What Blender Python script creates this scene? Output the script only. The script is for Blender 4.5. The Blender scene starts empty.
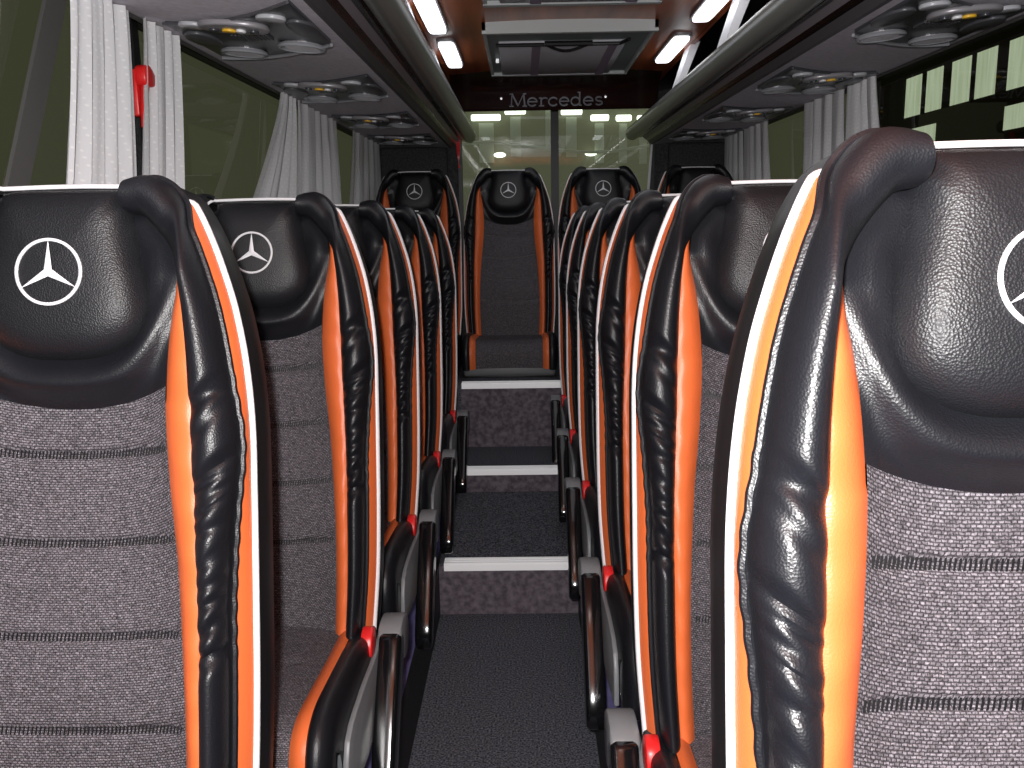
import bpy, math, random
from mathutils import Vector, Matrix
random.seed(7)
PI = math.pi
scene = bpy.context.scene
COL = scene.collection
EYE = 1.5                      # camera height over the aisle carpet; heights below written as EYE+h

# ------------------------------------------------------------------ materials
def mat(name, color, rough=0.5, metal=0.0, spec=0.5, emit=None, estr=0.0, coat=0.0):
    m = bpy.data.materials.new(name); m.use_nodes = True
    b = m.node_tree.nodes['Principled BSDF']
    b.inputs['Base Color'].default_value = (*color, 1)
    b.inputs['Roughness'].default_value = rough
    b.inputs['Metallic'].default_value = metal
    b.inputs['Specular IOR Level'].default_value = spec
    b.inputs['Coat Weight'].default_value = coat
    if emit:
        b.inputs['Emission Color'].default_value = (*emit, 1)
        b.inputs['Emission Strength'].default_value = estr
    return m
def nodes(m): return m.node_tree.nodes, m.node_tree.links, m.node_tree.nodes['Principled BSDF']
def coords(m, scale=(1, 1, 1)):
    N, L, b = nodes(m)
    tc = N.new('ShaderNodeTexCoord'); mp = N.new('ShaderNodeMapping')
    mp.inputs['Scale'].default_value = scale
    L.new(tc.outputs['Object'], mp.inputs['Vector'])
    return mp.outputs['Vector']
def bump(m, height, strength, dist):
    N, L, b = nodes(m)
    bp = N.new('ShaderNodeBump'); bp.inputs['Strength'].default_value = strength; bp.inputs['Distance'].default_value = dist
    L.new(height, bp.inputs['Height']); L.new(bp.outputs['Normal'], b.inputs['Normal'])
def noise(m, vec, scale, detail=2.0):
    N, L, b = nodes(m)
    n = N.new('ShaderNodeTexNoise'); n.inputs['Scale'].default_value = scale; n.inputs['Detail'].default_value = detail
    L.new(vec, n.inputs['Vector']); return n.outputs['Fac']
def ramp(m, fac, stops, to='Base Color'):
    N, L, b = nodes(m)
    r = N.new('ShaderNodeValToRGB'); e = r.color_ramp.elements
    for i, (p, c) in enumerate(stops):
        if i >= 2: e.new(p)
        e[i].position = p; e[i].color = (*c, 1)
    L.new(fac, r.inputs['Fac'])
    if to: L.new(r.outputs['Color'], b.inputs[to])
    return r.outputs['Color']
def leather(name, c, rough, s=0.35):
    m = mat(name, c, rough, spec=0.5)
    v = coords(m)
    N, L, b = nodes(m)
    vo = N.new('ShaderNodeTexVoronoi'); vo.inputs['Scale'].default_value = 420
    L.new(v, vo.inputs['Vector'])
    bump(m, vo.outputs['Distance'], s, 0.0012)
    return m
M = {}
M['leather'] = leather('black leather', (0.0080, 0.0088, 0.0115), 0.40, 0.28)
M['pillow'] = leather('black pillow leather', (0.0085, 0.0092, 0.0115), 0.46, 0.45)
M['orange'] = leather('orange leather', (0.80, 0.165, 0.045), 0.42, 0.15)
M['white'] = mat('white piping', (0.86, 0.86, 0.88), 0.4)
M['shell'] = mat('black seat shell', (0.008, 0.008, 0.009), 0.4)
M['gloss'] = mat('gloss black plastic', (0.006, 0.006, 0.007), 0.12, spec=0.6)
M['grey_plastic'] = mat('grey plastic', (0.20, 0.21, 0.22), 0.42)
M['red'] = mat('red plastic', (0.80, 0.02, 0.02), 0.35)
M['metal'] = mat('brushed metal', (0.55, 0.56, 0.58), 0.35, metal=1.0)
M['emblem'] = mat('silver thread', (0.80, 0.80, 0.83), 0.5)

# woven seat cloth
def cloth(name, base, seam_rows):
    m = mat(name, base, 0.9, spec=0.12)
    N, L, b = nodes(m)
    v = coords(m)
    mp = N.new('ShaderNodeMapping'); mp.inputs['Rotation'].default_value = (-PI / 4, 0, 0)
    L.new(v, mp.inputs['Vector'])
    bk = N.new('ShaderNodeTexBrick'); bk.inputs['Scale'].default_value = 1.0
    bk.inputs['Brick Width'].default_value = .0058; bk.inputs['Row Height'].default_value = .0031
    bk.inputs['Mortar Size'].default_value = .0010; bk.inputs['Mortar Smooth'].default_value = 1.0; bk.inputs['Bias'].default_value = 0.0
    bk.inputs['Color1'].default_value = (*[min(1, c * 1.9) for c in base], 1)
    bk.inputs['Color2'].default_value = (*[min(1, c * 1.05) for c in base], 1)
    bk.inputs['Mortar'].default_value = (*[c * .34 for c in base], 1)
    nd = N.new('ShaderNodeTexNoise'); nd.inputs['Scale'].default_value = 210; nd.inputs['Detail'].default_value = 1
    L.new(v, nd.inputs['Vector'])
    va = N.new('ShaderNodeVectorMath'); va.operation = 'MULTIPLY_ADD'; va.inputs[1].default_value = (.0032, .0022, 0)
    L.new(nd.outputs['Color'], va.inputs[0]); L.new(mp.outputs['Vector'], va.inputs[2])
    L.new(va.outputs[0], bk.inputs['Vector'])
    n = noise(m, coords(m, (320, 320, 320)), 1.0, 2.0)
    mr = N.new('ShaderNodeMapRange'); mr.inputs[1].default_value = .3; mr.inputs[2].default_value = .7; mr.inputs[3].default_value = .45; mr.inputs[4].default_value = 1.45
    L.new(n, mr.inputs[0])
    vm = N.new('ShaderNodeVectorMath'); vm.operation = 'SCALE'
    L.new(bk.outputs['Color'], vm.inputs[0]); L.new(mr.outputs[0], vm.inputs['Scale'])
    L.new(vm.outputs[0], b.inputs['Base Color'])
    inv = N.new('ShaderNodeMath'); inv.operation = 'SUBTRACT'; inv.inputs[0].default_value = 1.0
    L.new(bk.outputs['Fac'], inv.inputs[1])
    bump(m, inv.outputs[0], 0.6, 0.002)
    return m
M['cloth'] = cloth('grey woven seat cloth', (0.120, 0.111, 0.123), None)
M['cloth_dark'] = M['cloth']

def carpet(name, c1, c2, sc=260, bm=0.6):
    m = mat(name, c1, 0.95, spec=0.08)
    v = coords(m)
    f = noise(m, v, sc, 3.0)
    ramp(m, f, [(0.35, c1), (0.68, c2)])
    bump(m, f, bm, 0.004)
    return m
M['carpet'] = carpet('dark blue black aisle carpet', (0.018, 0.020, 0.028), (0.20, 0.205, 0.235), 170)
M['riser'] = carpet('mauve grey riser cloth', (0.10, 0.085, 0.105), (0.22, 0.19, 0.22), 38)
M['podium'] = carpet('purple grey podium covering', (0.13, 0.115, 0.27), (0.18, 0.165, 0.34), 20, 0.1)
M['podium_side'] = mat('black podium side', (0.008, 0.008, 0.009), 0.6)
M['wall'] = carpet('charcoal wall lining', (0.045, 0.045, 0.047), (0.085, 0.085, 0.088), 90)
M['trim'] = mat('black window frame', (0.010, 0.010, 0.011), 0.45)
M['pillar'] = mat('plain grey trim', (0.09, 0.09, 0.085), 0.55)
M['alu'] = mat('aluminium nosing', (0.97, 0.97, 0.99), 0.35, spec=0.8, emit=(1, 1, 1), estr=0.18)  # slight emission brightens the strips as if the flash caught them
M['rack_grey'] = carpet('grey rack underside', (0.64, 0.61, 0.665), (0.74, 0.71, 0.765), 60, 0.05)
M['rack_edge'] = mat('dark grey rack edge', (0.085, 0.08, 0.088), 0.5)
M['rack_black'] = mat('black rack fascia', (0.006, 0.006, 0.006), 0.22)
M['rack_strip'] = mat('grey fascia strip', (0.22, 0.20, 0.22), 0.35)
M['tube'] = mat('dark pewter rail', (0.24, 0.25, 0.23), 0.28, metal=0.3)
M['slab'] = mat('pale grey bracket', (0.82, 0.82, 0.86), 0.6)
M['rack_back'] = mat('dark glossy rack lining', (0.020, 0.016, 0.017), 0.25)
M['lamp'] = mat('lamp diffuser', (1, 1, 1), 0.5, emit=(0.95, 0.98, 1.0), estr=3.6)
M['hatch'] = mat('grey hatch frame', (0.55, 0.58, 0.58), 0.45)
M['hatch_in'] = mat('grey hatch inner', (0.20, 0.235, 0.24), 0.5)
M['hatch_panel'] = mat('pale grey hatch panel', (0.62, 0.62, 0.66), 0.5)
M['hatch_rib'] = mat('mauve hatch rib', (0.32, 0.25, 0.35), 0.5)
M['yellow'] = mat('yellow button', (0.85, 0.50, 0.03), 0.4)
M['console'] = mat('silver console', (0.36, 0.35, 0.37), 0.35, metal=0.3)
M['unit'] = mat('dark service panel', (0.045, 0.048, 0.058), 0.28)
M['unit_mid'] = mat('grey service moulding', (0.085, 0.085, 0.095), 0.35)
M['vent'] = mat('pale vent ring', (0.36, 0.37, 0.40), 0.3, metal=0.2)
M['unit_lamp'] = mat('clear lamp lens', (0.48, 0.49, 0.52), 0.25, emit=(0.8, 0.85, 0.9), estr=0.0)
M['lettering'] = mat('dull silver lettering', (0.20, 0.20, 0.22), 0.35, metal=0.2)
M['white_dot'] = mat('white screw head', (0.9, 0.9, 0.95), 0.3, emit=(1, 1, 1), estr=0.5)  # emission gives the heads a painted glint

# wood ceiling
m = mat('red brown wood ceiling', (0.20, 0.045, 0.018), 0.30, spec=0.5)
v = coords(m, (18, 1.2, 18)); f = noise(m, v, 1.0, 5.0)
ramp(m, f, [(0.3, (0.24, 0.055, 0.022)), (0.7, (0.50, 0.135, 0.05))]); M['wood'] = m
m = mat('black red lacquer', (0.020, 0.008, 0.007), 0.2, spec=0.5); M['lacquer'] = m

# curtain cloth: white with rows of small embroidered dots
m = mat('white curtain cloth', (0.80, 0.80, 0.82), 0.9, spec=0.1)
N, L, b = nodes(m)
vv = coords(m, (0, 62, 62))
vo = N.new('ShaderNodeTexVoronoi'); vo.inputs['Scale'].default_value = 1.0; vo.inputs['Randomness'].default_value = 0.12
L.new(vv, vo.inputs['Vector'])
ramp(m, vo.outputs['Distance'], [(0.12, (0.98, 0.98, 0.98)), (0.22, (0.84, 0.84, 0.86))])
tr = N.new('ShaderNodeBsdfTranslucent'); tr.inputs['Color'].default_value = (0.75, 0.75, 0.78, 1)
mxs = N.new('ShaderNodeMixShader'); mxs.inputs[0].default_value = 0.15
out = N['Material Output']
L.new(b.outputs[0], mxs.inputs[1]); L.new(tr.outputs[0], mxs.inputs[2]); L.new(mxs.outputs[0], out.inputs['Surface'])
M['curtain'] = m

# tinted glass
def glass(name, tint, refl=.05, ior=.4):
    m = bpy.data.materials.new(name); m.use_nodes = True
    N, L = m.node_tree.nodes, m.node_tree.links
    N.remove(N['Principled BSDF'])
    t = N.new('ShaderNodeBsdfTransparent'); t.inputs['Color'].default_value = (*tint, 1)
    g = N.new('ShaderNodeBsdfGlossy'); g.inputs['Roughness'].default_value = 0.015; g.inputs['Color'].default_value = (1, 1, 1, 1)
    lw = N.new('ShaderNodeLayerWeight'); lw.inputs['Blend'].default_value = .5
    pw = N.new('ShaderNodeMath'); pw.operation = 'POWER'; pw.inputs[1].default_value = 4.0
    L.new(lw.outputs['Facing'], pw.inputs[0])
    ma = N.new('ShaderNodeMath'); ma.operation = 'MULTIPLY_ADD'; ma.inputs[1].default_value = ior; ma.inputs[2].default_value = refl
    L.new(pw.outputs[0], ma.inputs[0])
    mx = N.new('ShaderNodeMixShader')
    L.new(ma.outputs[0], mx.inputs[0]); L.new(t.outputs[0], mx.inputs[1]); L.new(g.outputs[0], mx.inputs[2])
    L.new(mx.outputs[0], N['Material Output'].inputs['Surface'])
    return m
M['side_glass'] = glass('tinted side glass', (0.62, 0.62, 0.55), .06, .30)
M['rear_glass'] = glass('rear glass', (0.95, 0.97, 0.92), .05, .2)

# ------------------------------------------------------------------ mesh helpers
class MB:
    def __init__(s): s.v = []; s.f = []
    def grid(s, rows, close_u=False, close_v=False, flip=False):
        nr, nc = len(rows), len(rows[0]); o = len(s.v)
        for r in rows: s.v += [tuple(p) for p in r]
        for i in range(nr if close_v else nr - 1):
            for j in range(nc if close_u else nc - 1):
                a = o + i * nc + j; b_ = o + i * nc + (j + 1) % nc
                c = o + ((i + 1) % nr) * nc + (j + 1) % nc; d = o + ((i + 1) % nr) * nc + j
                s.f.append((a, d, c, b_) if flip else (a, b_, c, d))
        return s
    def fan(s, ring, flip=False):
        o = len(s.v); s.v += [tuple(p) for p in ring]; n = len(ring)
        s.f.append(tuple(range(o + n - 1, o - 1, -1)) if flip else tuple(range(o, o + n)))
        return s
    def box(s, x0, x1, y0, y1, z0, z1):
        o = len(s.v)
        s.v += [(x, y, z) for z in (z0, z1) for y in (y0, y1) for x in (x0, x1)]
        for q in ((0, 2, 3, 1), (4, 5, 7, 6), (0, 1, 5, 4), (2, 6, 7, 3), (0, 4, 6, 2), (1, 3, 7, 5)):
            s.f.append(tuple(o + k for k in q))
        return s
    def tube(s, pts, r, n=8, closed=False):
        pts = [Vector(p) for p in pts]; k = len(pts); rows = []
        up = None
        for i, p in enumerate(pts):
            a = pts[(i - 1) % k] if (closed or i > 0) else p
            c = pts[(i + 1) % k] if (closed or i < k - 1) else p
            t = (c - a).normalized()
            if up is None:
                up = Vector((0, 0, 1)) if abs(t.z) < 0.9 else Vector((1, 0, 0))
            side = t.cross(up).normalized(); up = side.cross(t).normalized()
            rr = r[i] if isinstance(r, (list, tuple)) else r
            rows.append([p + side * (rr * math.cos(2 * PI * j / n)) + up * (rr * math.sin(2 * PI * j / n)) for j in range(n)])
        s.grid(rows, close_u=True, close_v=closed)
        if not closed:
            s.fan(rows[0], True); s.fan(rows[-1])
        return s
    def prism(s, poly, axis, a0, a1):
        # poly: 2D points (p,q); axis 'y' -> (x=p,y=a,z=q); 'x' -> (a,p,q); 'z' -> (p,q,a)
        def P(p, q, a): return {'y': (p, a, q), 'x': (a, p, q), 'z': (p, q, a)}[axis]
        A = [P(p, q, a0) for p, q in poly]; B = [P(p, q, a1) for p, q in poly]
        s.grid([A + [A[0]], B + [B[0]]])
        s.fan(A); s.fan(B, True)
        return s
    def xf(s, fn): s.v = [tuple(fn(Vector(p))) for p in s.v]; return s
    def build(s, name, m, parent=None, smooth=True, bevel=0.0, seg=2, loc=None):
        me = bpy.data.meshes.new(name); me.from_pydata(s.v, [], s.f); me.update()
        import bmesh
        bm = bmesh.new(); bm.from_mesh(me)
        bmesh.ops.remove_doubles(bm, verts=bm.verts, dist=1e-5)
        bmesh.ops.recalc_face_normals(bm, faces=bm.faces)
        if bevel > 0:
            es = [e for e in bm.edges if len(e.link_faces) == 2 and e.calc_face_angle() > 0.6]
            bmesh.ops.bevel(bm, geom=es, offset=bevel, segments=seg, affect='EDGES', profile=0.5)
        for f in bm.faces: f.smooth = smooth
        if smooth:
            for e in bm.edges:
                if len(e.link_faces) == 2 and e.calc_face_angle() > 0.75: e.smooth = False
        bm.to_mesh(me); bm.free()
        me.materials.append(m)
        o = bpy.data.objects.new(name, me); COL.objects.link(o)
        if parent is not None: o.parent = parent
        if loc is not None: o.location = loc
        return o

def tag(o, label=None, cat=None, group=None, kind=None):
    if label: o['label'] = label
    if cat: o['category'] = cat
    if group: o['group'] = group
    if kind: o['kind'] = kind
    return o
def thing(name, label, cat, loc=(0, 0, 0), group=None):
    o = bpy.data.objects.new(name, None); o.empty_display_size = 0.1; COL.objects.link(o)
    o.location = loc
    return tag(o, label, cat, group)
def dup(root, loc, label, rotz=0.0):
    r = root.copy(); COL.objects.link(r); r.location = loc; r.rotation_euler = (0, 0, rotz); r['label'] = label
    for ch in list(root.children):
        c = ch.copy(); COL.objects.link(c); c.parent = r
        for g in list(ch.children):
            d = g.copy(); COL.objects.link(d); d.parent = c
    return r
def struct(o): o['kind'] = 'structure'; return o

def cr(tbl, t):
    """Catmull-Rom interpolation through (t, value) pairs."""
    n = len(tbl)
    if t <= tbl[0][0]: return tbl[0][1]
    if t >= tbl[-1][0]: return tbl[-1][1]
    for i in range(n - 1):
        if tbl[i][0] <= t <= tbl[i + 1][0]: break
    t0, t1 = tbl[i][0], tbl[i + 1][0]; p1, p2 = tbl[i][1], tbl[i + 1][1]
    m1 = (p2 - tbl[i - 1][1]) / (t1 - tbl[i - 1][0]) if i > 0 else (p2 - p1) / (t1 - t0)
    m2 = (tbl[i + 2][1] - p1) / (tbl[i + 2][0] - t0) if i + 2 < n else (p2 - p1) / (t1 - t0)
    h = t1 - t0; s = (t - t0) / h
    return ((2 * s**3 - 3 * s**2 + 1) * p1 + (s**3 - 2 * s**2 + s) * h * m1 + (-2 * s**3 + 3 * s**2) * p2 + (s**3 - s**2) * h * m2)
def resample(pts, n):
    """smooth polyline through pts, n points by arc length"""
    ac = [0.0]
    for a, b_ in zip(pts, pts[1:]): ac.append(ac[-1] + math.dist(a, b_))
    T = [list(zip(ac, [p[k] for p in pts])) for k in range(len(pts[0]))]
    fine = [tuple(cr(t, ac[-1] * i / 400) for t in T) for i in range(401)]
    ac = [0.0]
    for a, b_ in zip(fine, fine[1:]): ac.append(ac[-1] + math.dist(a, b_))
    T = [list(zip(ac, [p[k] for p in fine])) for k in range(len(pts[0]))]
    return [tuple(cr(t, ac[-1] * i / (n - 1)) for t in T) for i in range(n)]
def bez(p0, p1, p2, p3, s):
    a = 1 - s
    return tuple(a**3 * w + 3 * a * a * s * x + 3 * a * s * s * y + s**3 * z for w, x, y, z in zip(p0, p1, p2, p3))
def sm(a, b_, x):
    t = max(0.0, min(1.0, (x - a) / (b_ - a))); return t * t * (3 - 2 * t)

# ------------------------------------------------------------------ the coach seat
REC = math.radians(11); ZC = 0.40           # recline, height of the crease above the podium
def BK(p):                                  # back space (x, depth, height along the back) -> seat space
    x, d, h = p
    return Vector((x, d * math.cos(REC) + h * math.sin(REC), ZC + h * math.cos(REC) - d * math.sin(REC)))
OUT_PTS = [(.246, -.02), (.256, .12), (.259, .25), (.259, .38), (.258, .52), (.256, .627), (.248, .714), (.234, .790), (.219, .842),
           (.200, .895), (.179, .940), (.158, .970), (.136, .983), (.118, .983), (.103, .978)]
IN_PTS = [(.202, -.02), (.208, .12), (.209, .28), (.207, .42), (.201, .54), (.197, .65), (.193, .75), (.184, .838),
          (.166, .876), (.146, .903), (.125, .926), (.111, .940), (.099, .948)]
XF = [(-.02, .172), (.12, .177), (.25, .177), (.42, .167), (.54, .155), (.65, .149), (.72, .151), (.78, .157), (.835, .166), (.876, .1655), (.903, .146), (.926, .125), (.940, .111), (.95, .097)]
XO = [(p[1], p[0]) for p in IN_PTS]
xf_ = lambda h: cr(XF, h)
xo_ = lambda h: min(cr(XO, h), 1)
hs_ = lambda x: .652 + .033 * (abs(x) / .15) ** 2
SEAMS = (.58, .45, .315, .18)
def d_edge(h): return -.032 - .012 * math.exp(-((h - .25) / .16) ** 2)      # depth along the inner strip edge
def d_bol(h): return -.050 - .010 * math.exp(-((h - .4) / .3) ** 2) + .022 * sm(.80, .96, h)   # along the bolster's inner edge
ruche_rng = random.Random(3)
RU = [(ruche_rng.uniform(0.30, .70), ruche_rng.uniform(.005, .012), ruche_rng.uniform(.4, 1.0), ruche_rng.uniform(-.55, .55), ruche_rng.uniform(0.3, 0.9)) for _ in range(28)]
def ruche(h, s):
    """gathers across the bolster: + lifts outward"""
    t = 0
    for c, w, a, sl, sc in RU:
        g = a * math.exp(-((h - c - sl * .06 * (s - .5)) / w) ** 2) * math.exp(-((s - sc) / .8) ** 2)
        t += -g
    return .0095 * max(-2.0, t) * math.sin(PI * min(1, max(0, s))) ** .5

def build_seat(name, label, side, group, pedestal=True):
    root = thing(name, label, 'seat', group=group)
    OUTL = resample(OUT_PTS, 250); INL = resample(IN_PTS, 250)
    NQ = len(OUTL)
    # --- fabric
    mb = MB(); rows = []
    NV, NU = 120, 30
    for i in range(NV + 1):
        r = []
        for j in range(NU + 1):
            u = -1 + 2 * j / NU
            top = hs_(u * .15)
            h = -.02 + (top + .02) * i / NV
            x = u * xf_(h)
            d = d_edge(h) * abs(u) ** 3 + (.010 - .022 * math.exp(-((h - .24) / .15) ** 2)) * (1 - abs(u) ** 3)
            hh = h - .012 * (u * u) - .004
            for sh in SEAMS:
                d += .0075 * math.exp(-((hh - sh) / .006) ** 2) * sm(1.02, .9, abs(u))
            r.append(BK((x, d, h)))
        rows.append(r)
    mb.grid(rows).build('cloth_panel', M['cloth'], root)
    # --- dark stitched rows over the seams are part of the cloth look: short ladder stitches
    for sh in SEAMS:
        st = MB()
        for j in range(58):
            u = -.94 + 1.88 * j / 57
            h = sh + .012 * u * u + .004
            x = u * xf_(h)
            d = d_edge(h) * abs(u) ** 3 + (.010 - .022 * math.exp(-((h - .24) / .15) ** 2)) * (1 - abs(u) ** 3) + .0035
            p = [BK((x - .0012, d - .001, h - .006)), BK((x + .0012, d - .001, h - .006)), BK((x + .0032, d - .001, h + .006)), BK((x + .0008, d - .001, h + .006))]
            st.fan(p)
        st.build('seam_stitching', M['shell'], root, smooth=False)
    for sgn in (1, -1):
        # --- orange strips
        rows = []
        for i in range(91):
            h = -.02 + .897 * i / 90
            a, c = xf_(h), max(xf_(h) + .0002, xo_(h)); r = []
            for j in range(9):
                s = j / 8
                d = d_edge(h) * (1 - s) + d_bol(h) * s - .011 * math.sin(PI * s) ** .8 * min(1, (c - a) / .02) + .0012 * math.sin(h * 95) * math.sin(PI * s)
                if h > .66: d += 0.004 * (1 - s)
                r.append(BK((sgn * (a + (c - a) * s), d, h)))
            rows.append(r)
        MB().grid(rows).build('orange_strip', M['orange'], root)
        # --- bolsters
        rows = []; bead = []
        for q in range(NQ):
            (ox, oh), (ix, ih) = OUTL[q], INL[q]
            a = OUTL[max(0, q - 1)]; c = OUTL[min(NQ - 1, q + 1)]
            t = Vector((c[0] - a[0], c[1] - a[1])).normalized(); n = Vector((t.y, -t.x))
            hk = oh
            ob = -.003 + .009 * math.exp(-((hk - .60) / .07) ** 2) - .008 * sm(.55, .35, hk)
            if hk > .9: ob = -.003 + .004 * sm(.90, .95, hk)
            sx, sh = ox + n.x * ob, oh + n.y * ob
            if q > NQ * .9 and ox < .140:
                e_ = sm(.140, .103, ox)
                oh = oh - .030 * e_; ih = ih - .012 * e_; ix = ix - .004 * e_; ox = ox - .004 * e_
            di = d_bol(ih); top = sm(.86, .955, OUTL[q][1])
            pk = -.128 + .045 * top; sd = -.052 + .034 * sm(.90, .96, oh)
            r = []
            for j in range(23):
                s = j / 22
                fx, d = bez((0, di), (.06, pk), (1.10 + .10 * top, pk + .005), (1.0, sd), s)
                k = ruche(oh, s)
                nx = fx + k * 4.0 * s
                r.append(BK((sgn * (ix + (sx - ix) * nx), d - k * (1 - .4 * s), ih + (sh - ih) * fx)))
            rows.append(r)
            wob = .0007 * math.sin(q * .84) * (1 if .3 < oh < .7 else .15)
            bead.append(BK((sgn * (sx + n.x * (.002 + wob)), sd + .002, sh + n.y * .002)))
        m2 = MB().grid(rows)
        m2.tube(bead, .0055, 8)
        m2.build('side_bolster', M['leather'], root)
    # --- full outline (right bottom -> over the top -> left bottom)
    half = OUTL
    flat = [(.103 - .206 * i / 12, .978 + .002 * math.sin(PI * i / 12)) for i in range(1, 12)]
    full = half + flat + [(-x, h) for x, h in reversed(half)]
    NF = len(full); nrm = []
    for q in range(NF):
        a = full[max(0, q - 2)]; c = full[min(NF - 1, q + 2)]
        t = Vector((c[0] - a[0], c[1] - a[1])).normalized(); nrm.append(Vector((t.y, -t.x)))
    def off(q, o, d): return BK((full[q][0] + nrm[q].x * o, d, full[q][1] + nrm[q].y * o))
    rows = [[], []]
    wp = []; wr = []
    for q in range(NF):
        h = full[q][1]
        ob = -.003 + .009 * math.exp(-((h - .60) / .07) ** 2) - .008 * sm(.55, .35, h)
        if h > .9: ob = -.003 + .004 * sm(.90, .95, h)
        ax = abs(full[q][0])
        isf = sm(.128, .104, ax) if h > .94 else 0.0
        tp = sm(.940, .972, h) if isf == 0 else 1.0
        ow = .009 * (1 - tp) - .014 * tp
        sd = -.050 + .034 * sm(.90, .96, h)
        sb_ = off(q, ob, sd)
        if ax > .135: rows[0 if full[q][0] > 0 else 1].append([off(q, ob + (ow - ob) * s + .003 * math.sin(PI * s) * (1 - tp), sd + (-.014 + .010 * tp - sd) * s) for s in (0, .25, .5, .75, 1)])
        ow = ow * (1 - isf) + .0012 * isf
        wp.append(off(q, ow, -.010 + .012 * tp))
        wr.append(.0034 if tp == 1 else .0067 - .0033 * tp)
    for rw in rows: MB().grid(rw).build('orange_side_band', M['orange'], root)
    MB().tube(wp, wr, 10).build('white_piping', M['white'], root)
    # --- shell
    rows = []
    for q in range(NF):
        x, h = full[q]
        k_ = sm(.90, .955, h)
        r = [off(q, .008 - .016 * k_, -.008 + .012 * k_), off(q, .013 - .012 * k_, .010), off(q, .013 - .006 * k_, .050), off(q, .009, .085), off(q, 0, .112), off(q, -.022, .132)]
        for k, dd in ((.75, .146), (.45, .150), (.15, .152), (.0, .152)):
            r.append(BK((x * k, dd, .45 + (h - .45) * (.25 + .75 * k) if k < 1 else h)))
        rows.append(r)
    MB().grid(rows).build('back_shell', M['shell'], root)
    # --- headrest surround
    rows = []
    for i in range(61):
        v = i / 60; r = []
        for j in range(41):
            u = -1 + 2 * j / 40
            hb = hs_(u * .15)
            h = hb + (.970 - hb) * v
            x = u * xf_(h)
            ru = abs(u)
            e = d_edge(h) + (0.004 if h > .66 else 0)
            if h > .84: e = e * (1 - sm(.84, .876, h)) + d_bol(h) * sm(.84, .876, h)
            cen = -.008
            d = e * ru ** 4 + cen * (1 - ru ** 4)
            # crescent roll under the pillow, rising to the wings at its ends
            c0 = .690 + .100 * (abs(x) / .15) ** 3
            d -= .034 * math.exp(-((h - c0) / .034) ** 2) * (1 - .45 * ru ** 3) * (1 - ru ** 10)
            # wings
            d -= .012 * math.exp(-((h - .84) / .06) ** 2) * math.exp(-((ru - .80) / .12) ** 2) * (1 - ru ** 10)
            fb = d_edge(h) * ru ** 3 + .010 * (1 - ru ** 3)
            kk = max(sm(-.02, .12, v), ru ** 10)
            d = fb * (1 - kk) + d * kk
            if h > .92: d = d + .02 * sm(.92, .958, h)
            r.append(BK((x, d, h)))
        rows.append(r)
    MB().grid(rows).build('headrest_surround', M['leather'], root)
    # --- pillow
    half_o = [(0, .722), (.046, .725), (.084, .738), (.111, .762), (.121, .796), (.118, .838), (.109, .880), (.102, .925), (.100, .955), (.093, .974), (.056, .978), (0, .978)]
    ho = resample(half_o, 44)
    ring = ho + [(-x, h) for x, h in reversed(ho[1:-1])]
    cxp, chp = 0, .85
    def dome(x, h):
        return -.060
    R_ = [0, .25, .5, .68, .8, .88, .93, .965, .985, 1.0]
    rows = []
    for k in R_:
        r = []
        for (x, h) in ring:
            px, ph = cxp + (x - cxp) * k, chp + (h - chp) * k
            dd = -.066 + .012 * k * k
            roll = max(0, 1 - (1 - max(0, (k - .66) / .34)) ** 2)
            dd += .046 * (1 - math.sqrt(max(0, 1 - max(0, (k - .62) / .38) ** 2.4)))
            if h > .955: dd += .045 * (1 - math.sqrt(max(0, 1 - max(0, (k - .70) / .30) ** 2)))
            r.append(BK((px, dd, ph)))
        rows.append(r)
    mp_ = MB().grid(rows, close_u=True)
    pil = mp_.build('headrest_pillow', M['pillow'], root)
    # --- emblem: three-pointed star in a ring
    def EP(x, y, lift=0.0):
        k = min(1, math.hypot(x, y) / .11)
        return BK((x, -.0668 + .010 * k * k - lift, .846 + y))
    e = MB()
    Rr = .0452
    e.tube([EP(Rr * math.cos(2 * PI * i / 48), Rr * math.sin(2 * PI * i / 48), .0008) for i in range(48)], .0024, 6, closed=True)
    for k in range(3):
        a = PI / 2 + 2 * PI * k / 3
        tip = (Rr * math.cos(a), Rr * math.sin(a))
        l = (.0064 * math.cos(a + PI / 3), .0064 * math.sin(a + PI / 3)); r_ = (.0064 * math.cos(a - PI / 3), .0064 * math.sin(a - PI / 3))
        c0 = EP(0, 0, .0034); T = EP(*tip, .0016); Lp = EP(*l, .0008); Rp = EP(*r_, .0008)
        o = len(e.v); e.v += [tuple(c0), tuple(T), tuple(Lp), tuple(Rp)]
        e.f += [(o, o + 2, o + 1), (o, o + 1, o + 3)]
    e.build('star_emblem', M['emblem'], pil, smooth=False)

    # --- cushion
    path = resample([(.02, .395), (-.06, .392), (-.20, .400), (-.34, .412), (-.43, .416), (-.475, .400), (-.497, .362), (-.498, .315), (-.488, .262)], 60)
    pn = []
    for i in range(60):
        a = path[max(0, i - 1)]; c = path[min(59, i + 1)]
        t = Vector((c[0] - a[0], c[1] - a[1])).normalized(); pn.append(Vector((-t.y, t.x)) * -1)
    def CU(i, x, o):
        y, z = path[i]; n = pn[i]
        if n.y < 0 and i < 30: n = -n
        return (x, y + n.x * o, z + n.y * o)
    def strip(nm, fn, nu, mt):
        rows = [[CU(i, *fn(i / 59, j / nu)) for j in range(nu + 1)] for i in range(60)]
        return MB().grid(rows).build(nm, mt, root)
    wf = lambda t: .185 + .0 * t
    def o_f(t, u): return -.008 + .008 * abs(u) ** 3 - .006 * math.exp(-((t - .3) / .012) ** 2) * (1 - abs(u) ** 6)
    strip('cushion_cloth', lambda t, s: ((2 * s - 1) * wf(t), o_f(t, 2 * s - 1)), 24, M['cloth'])
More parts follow.
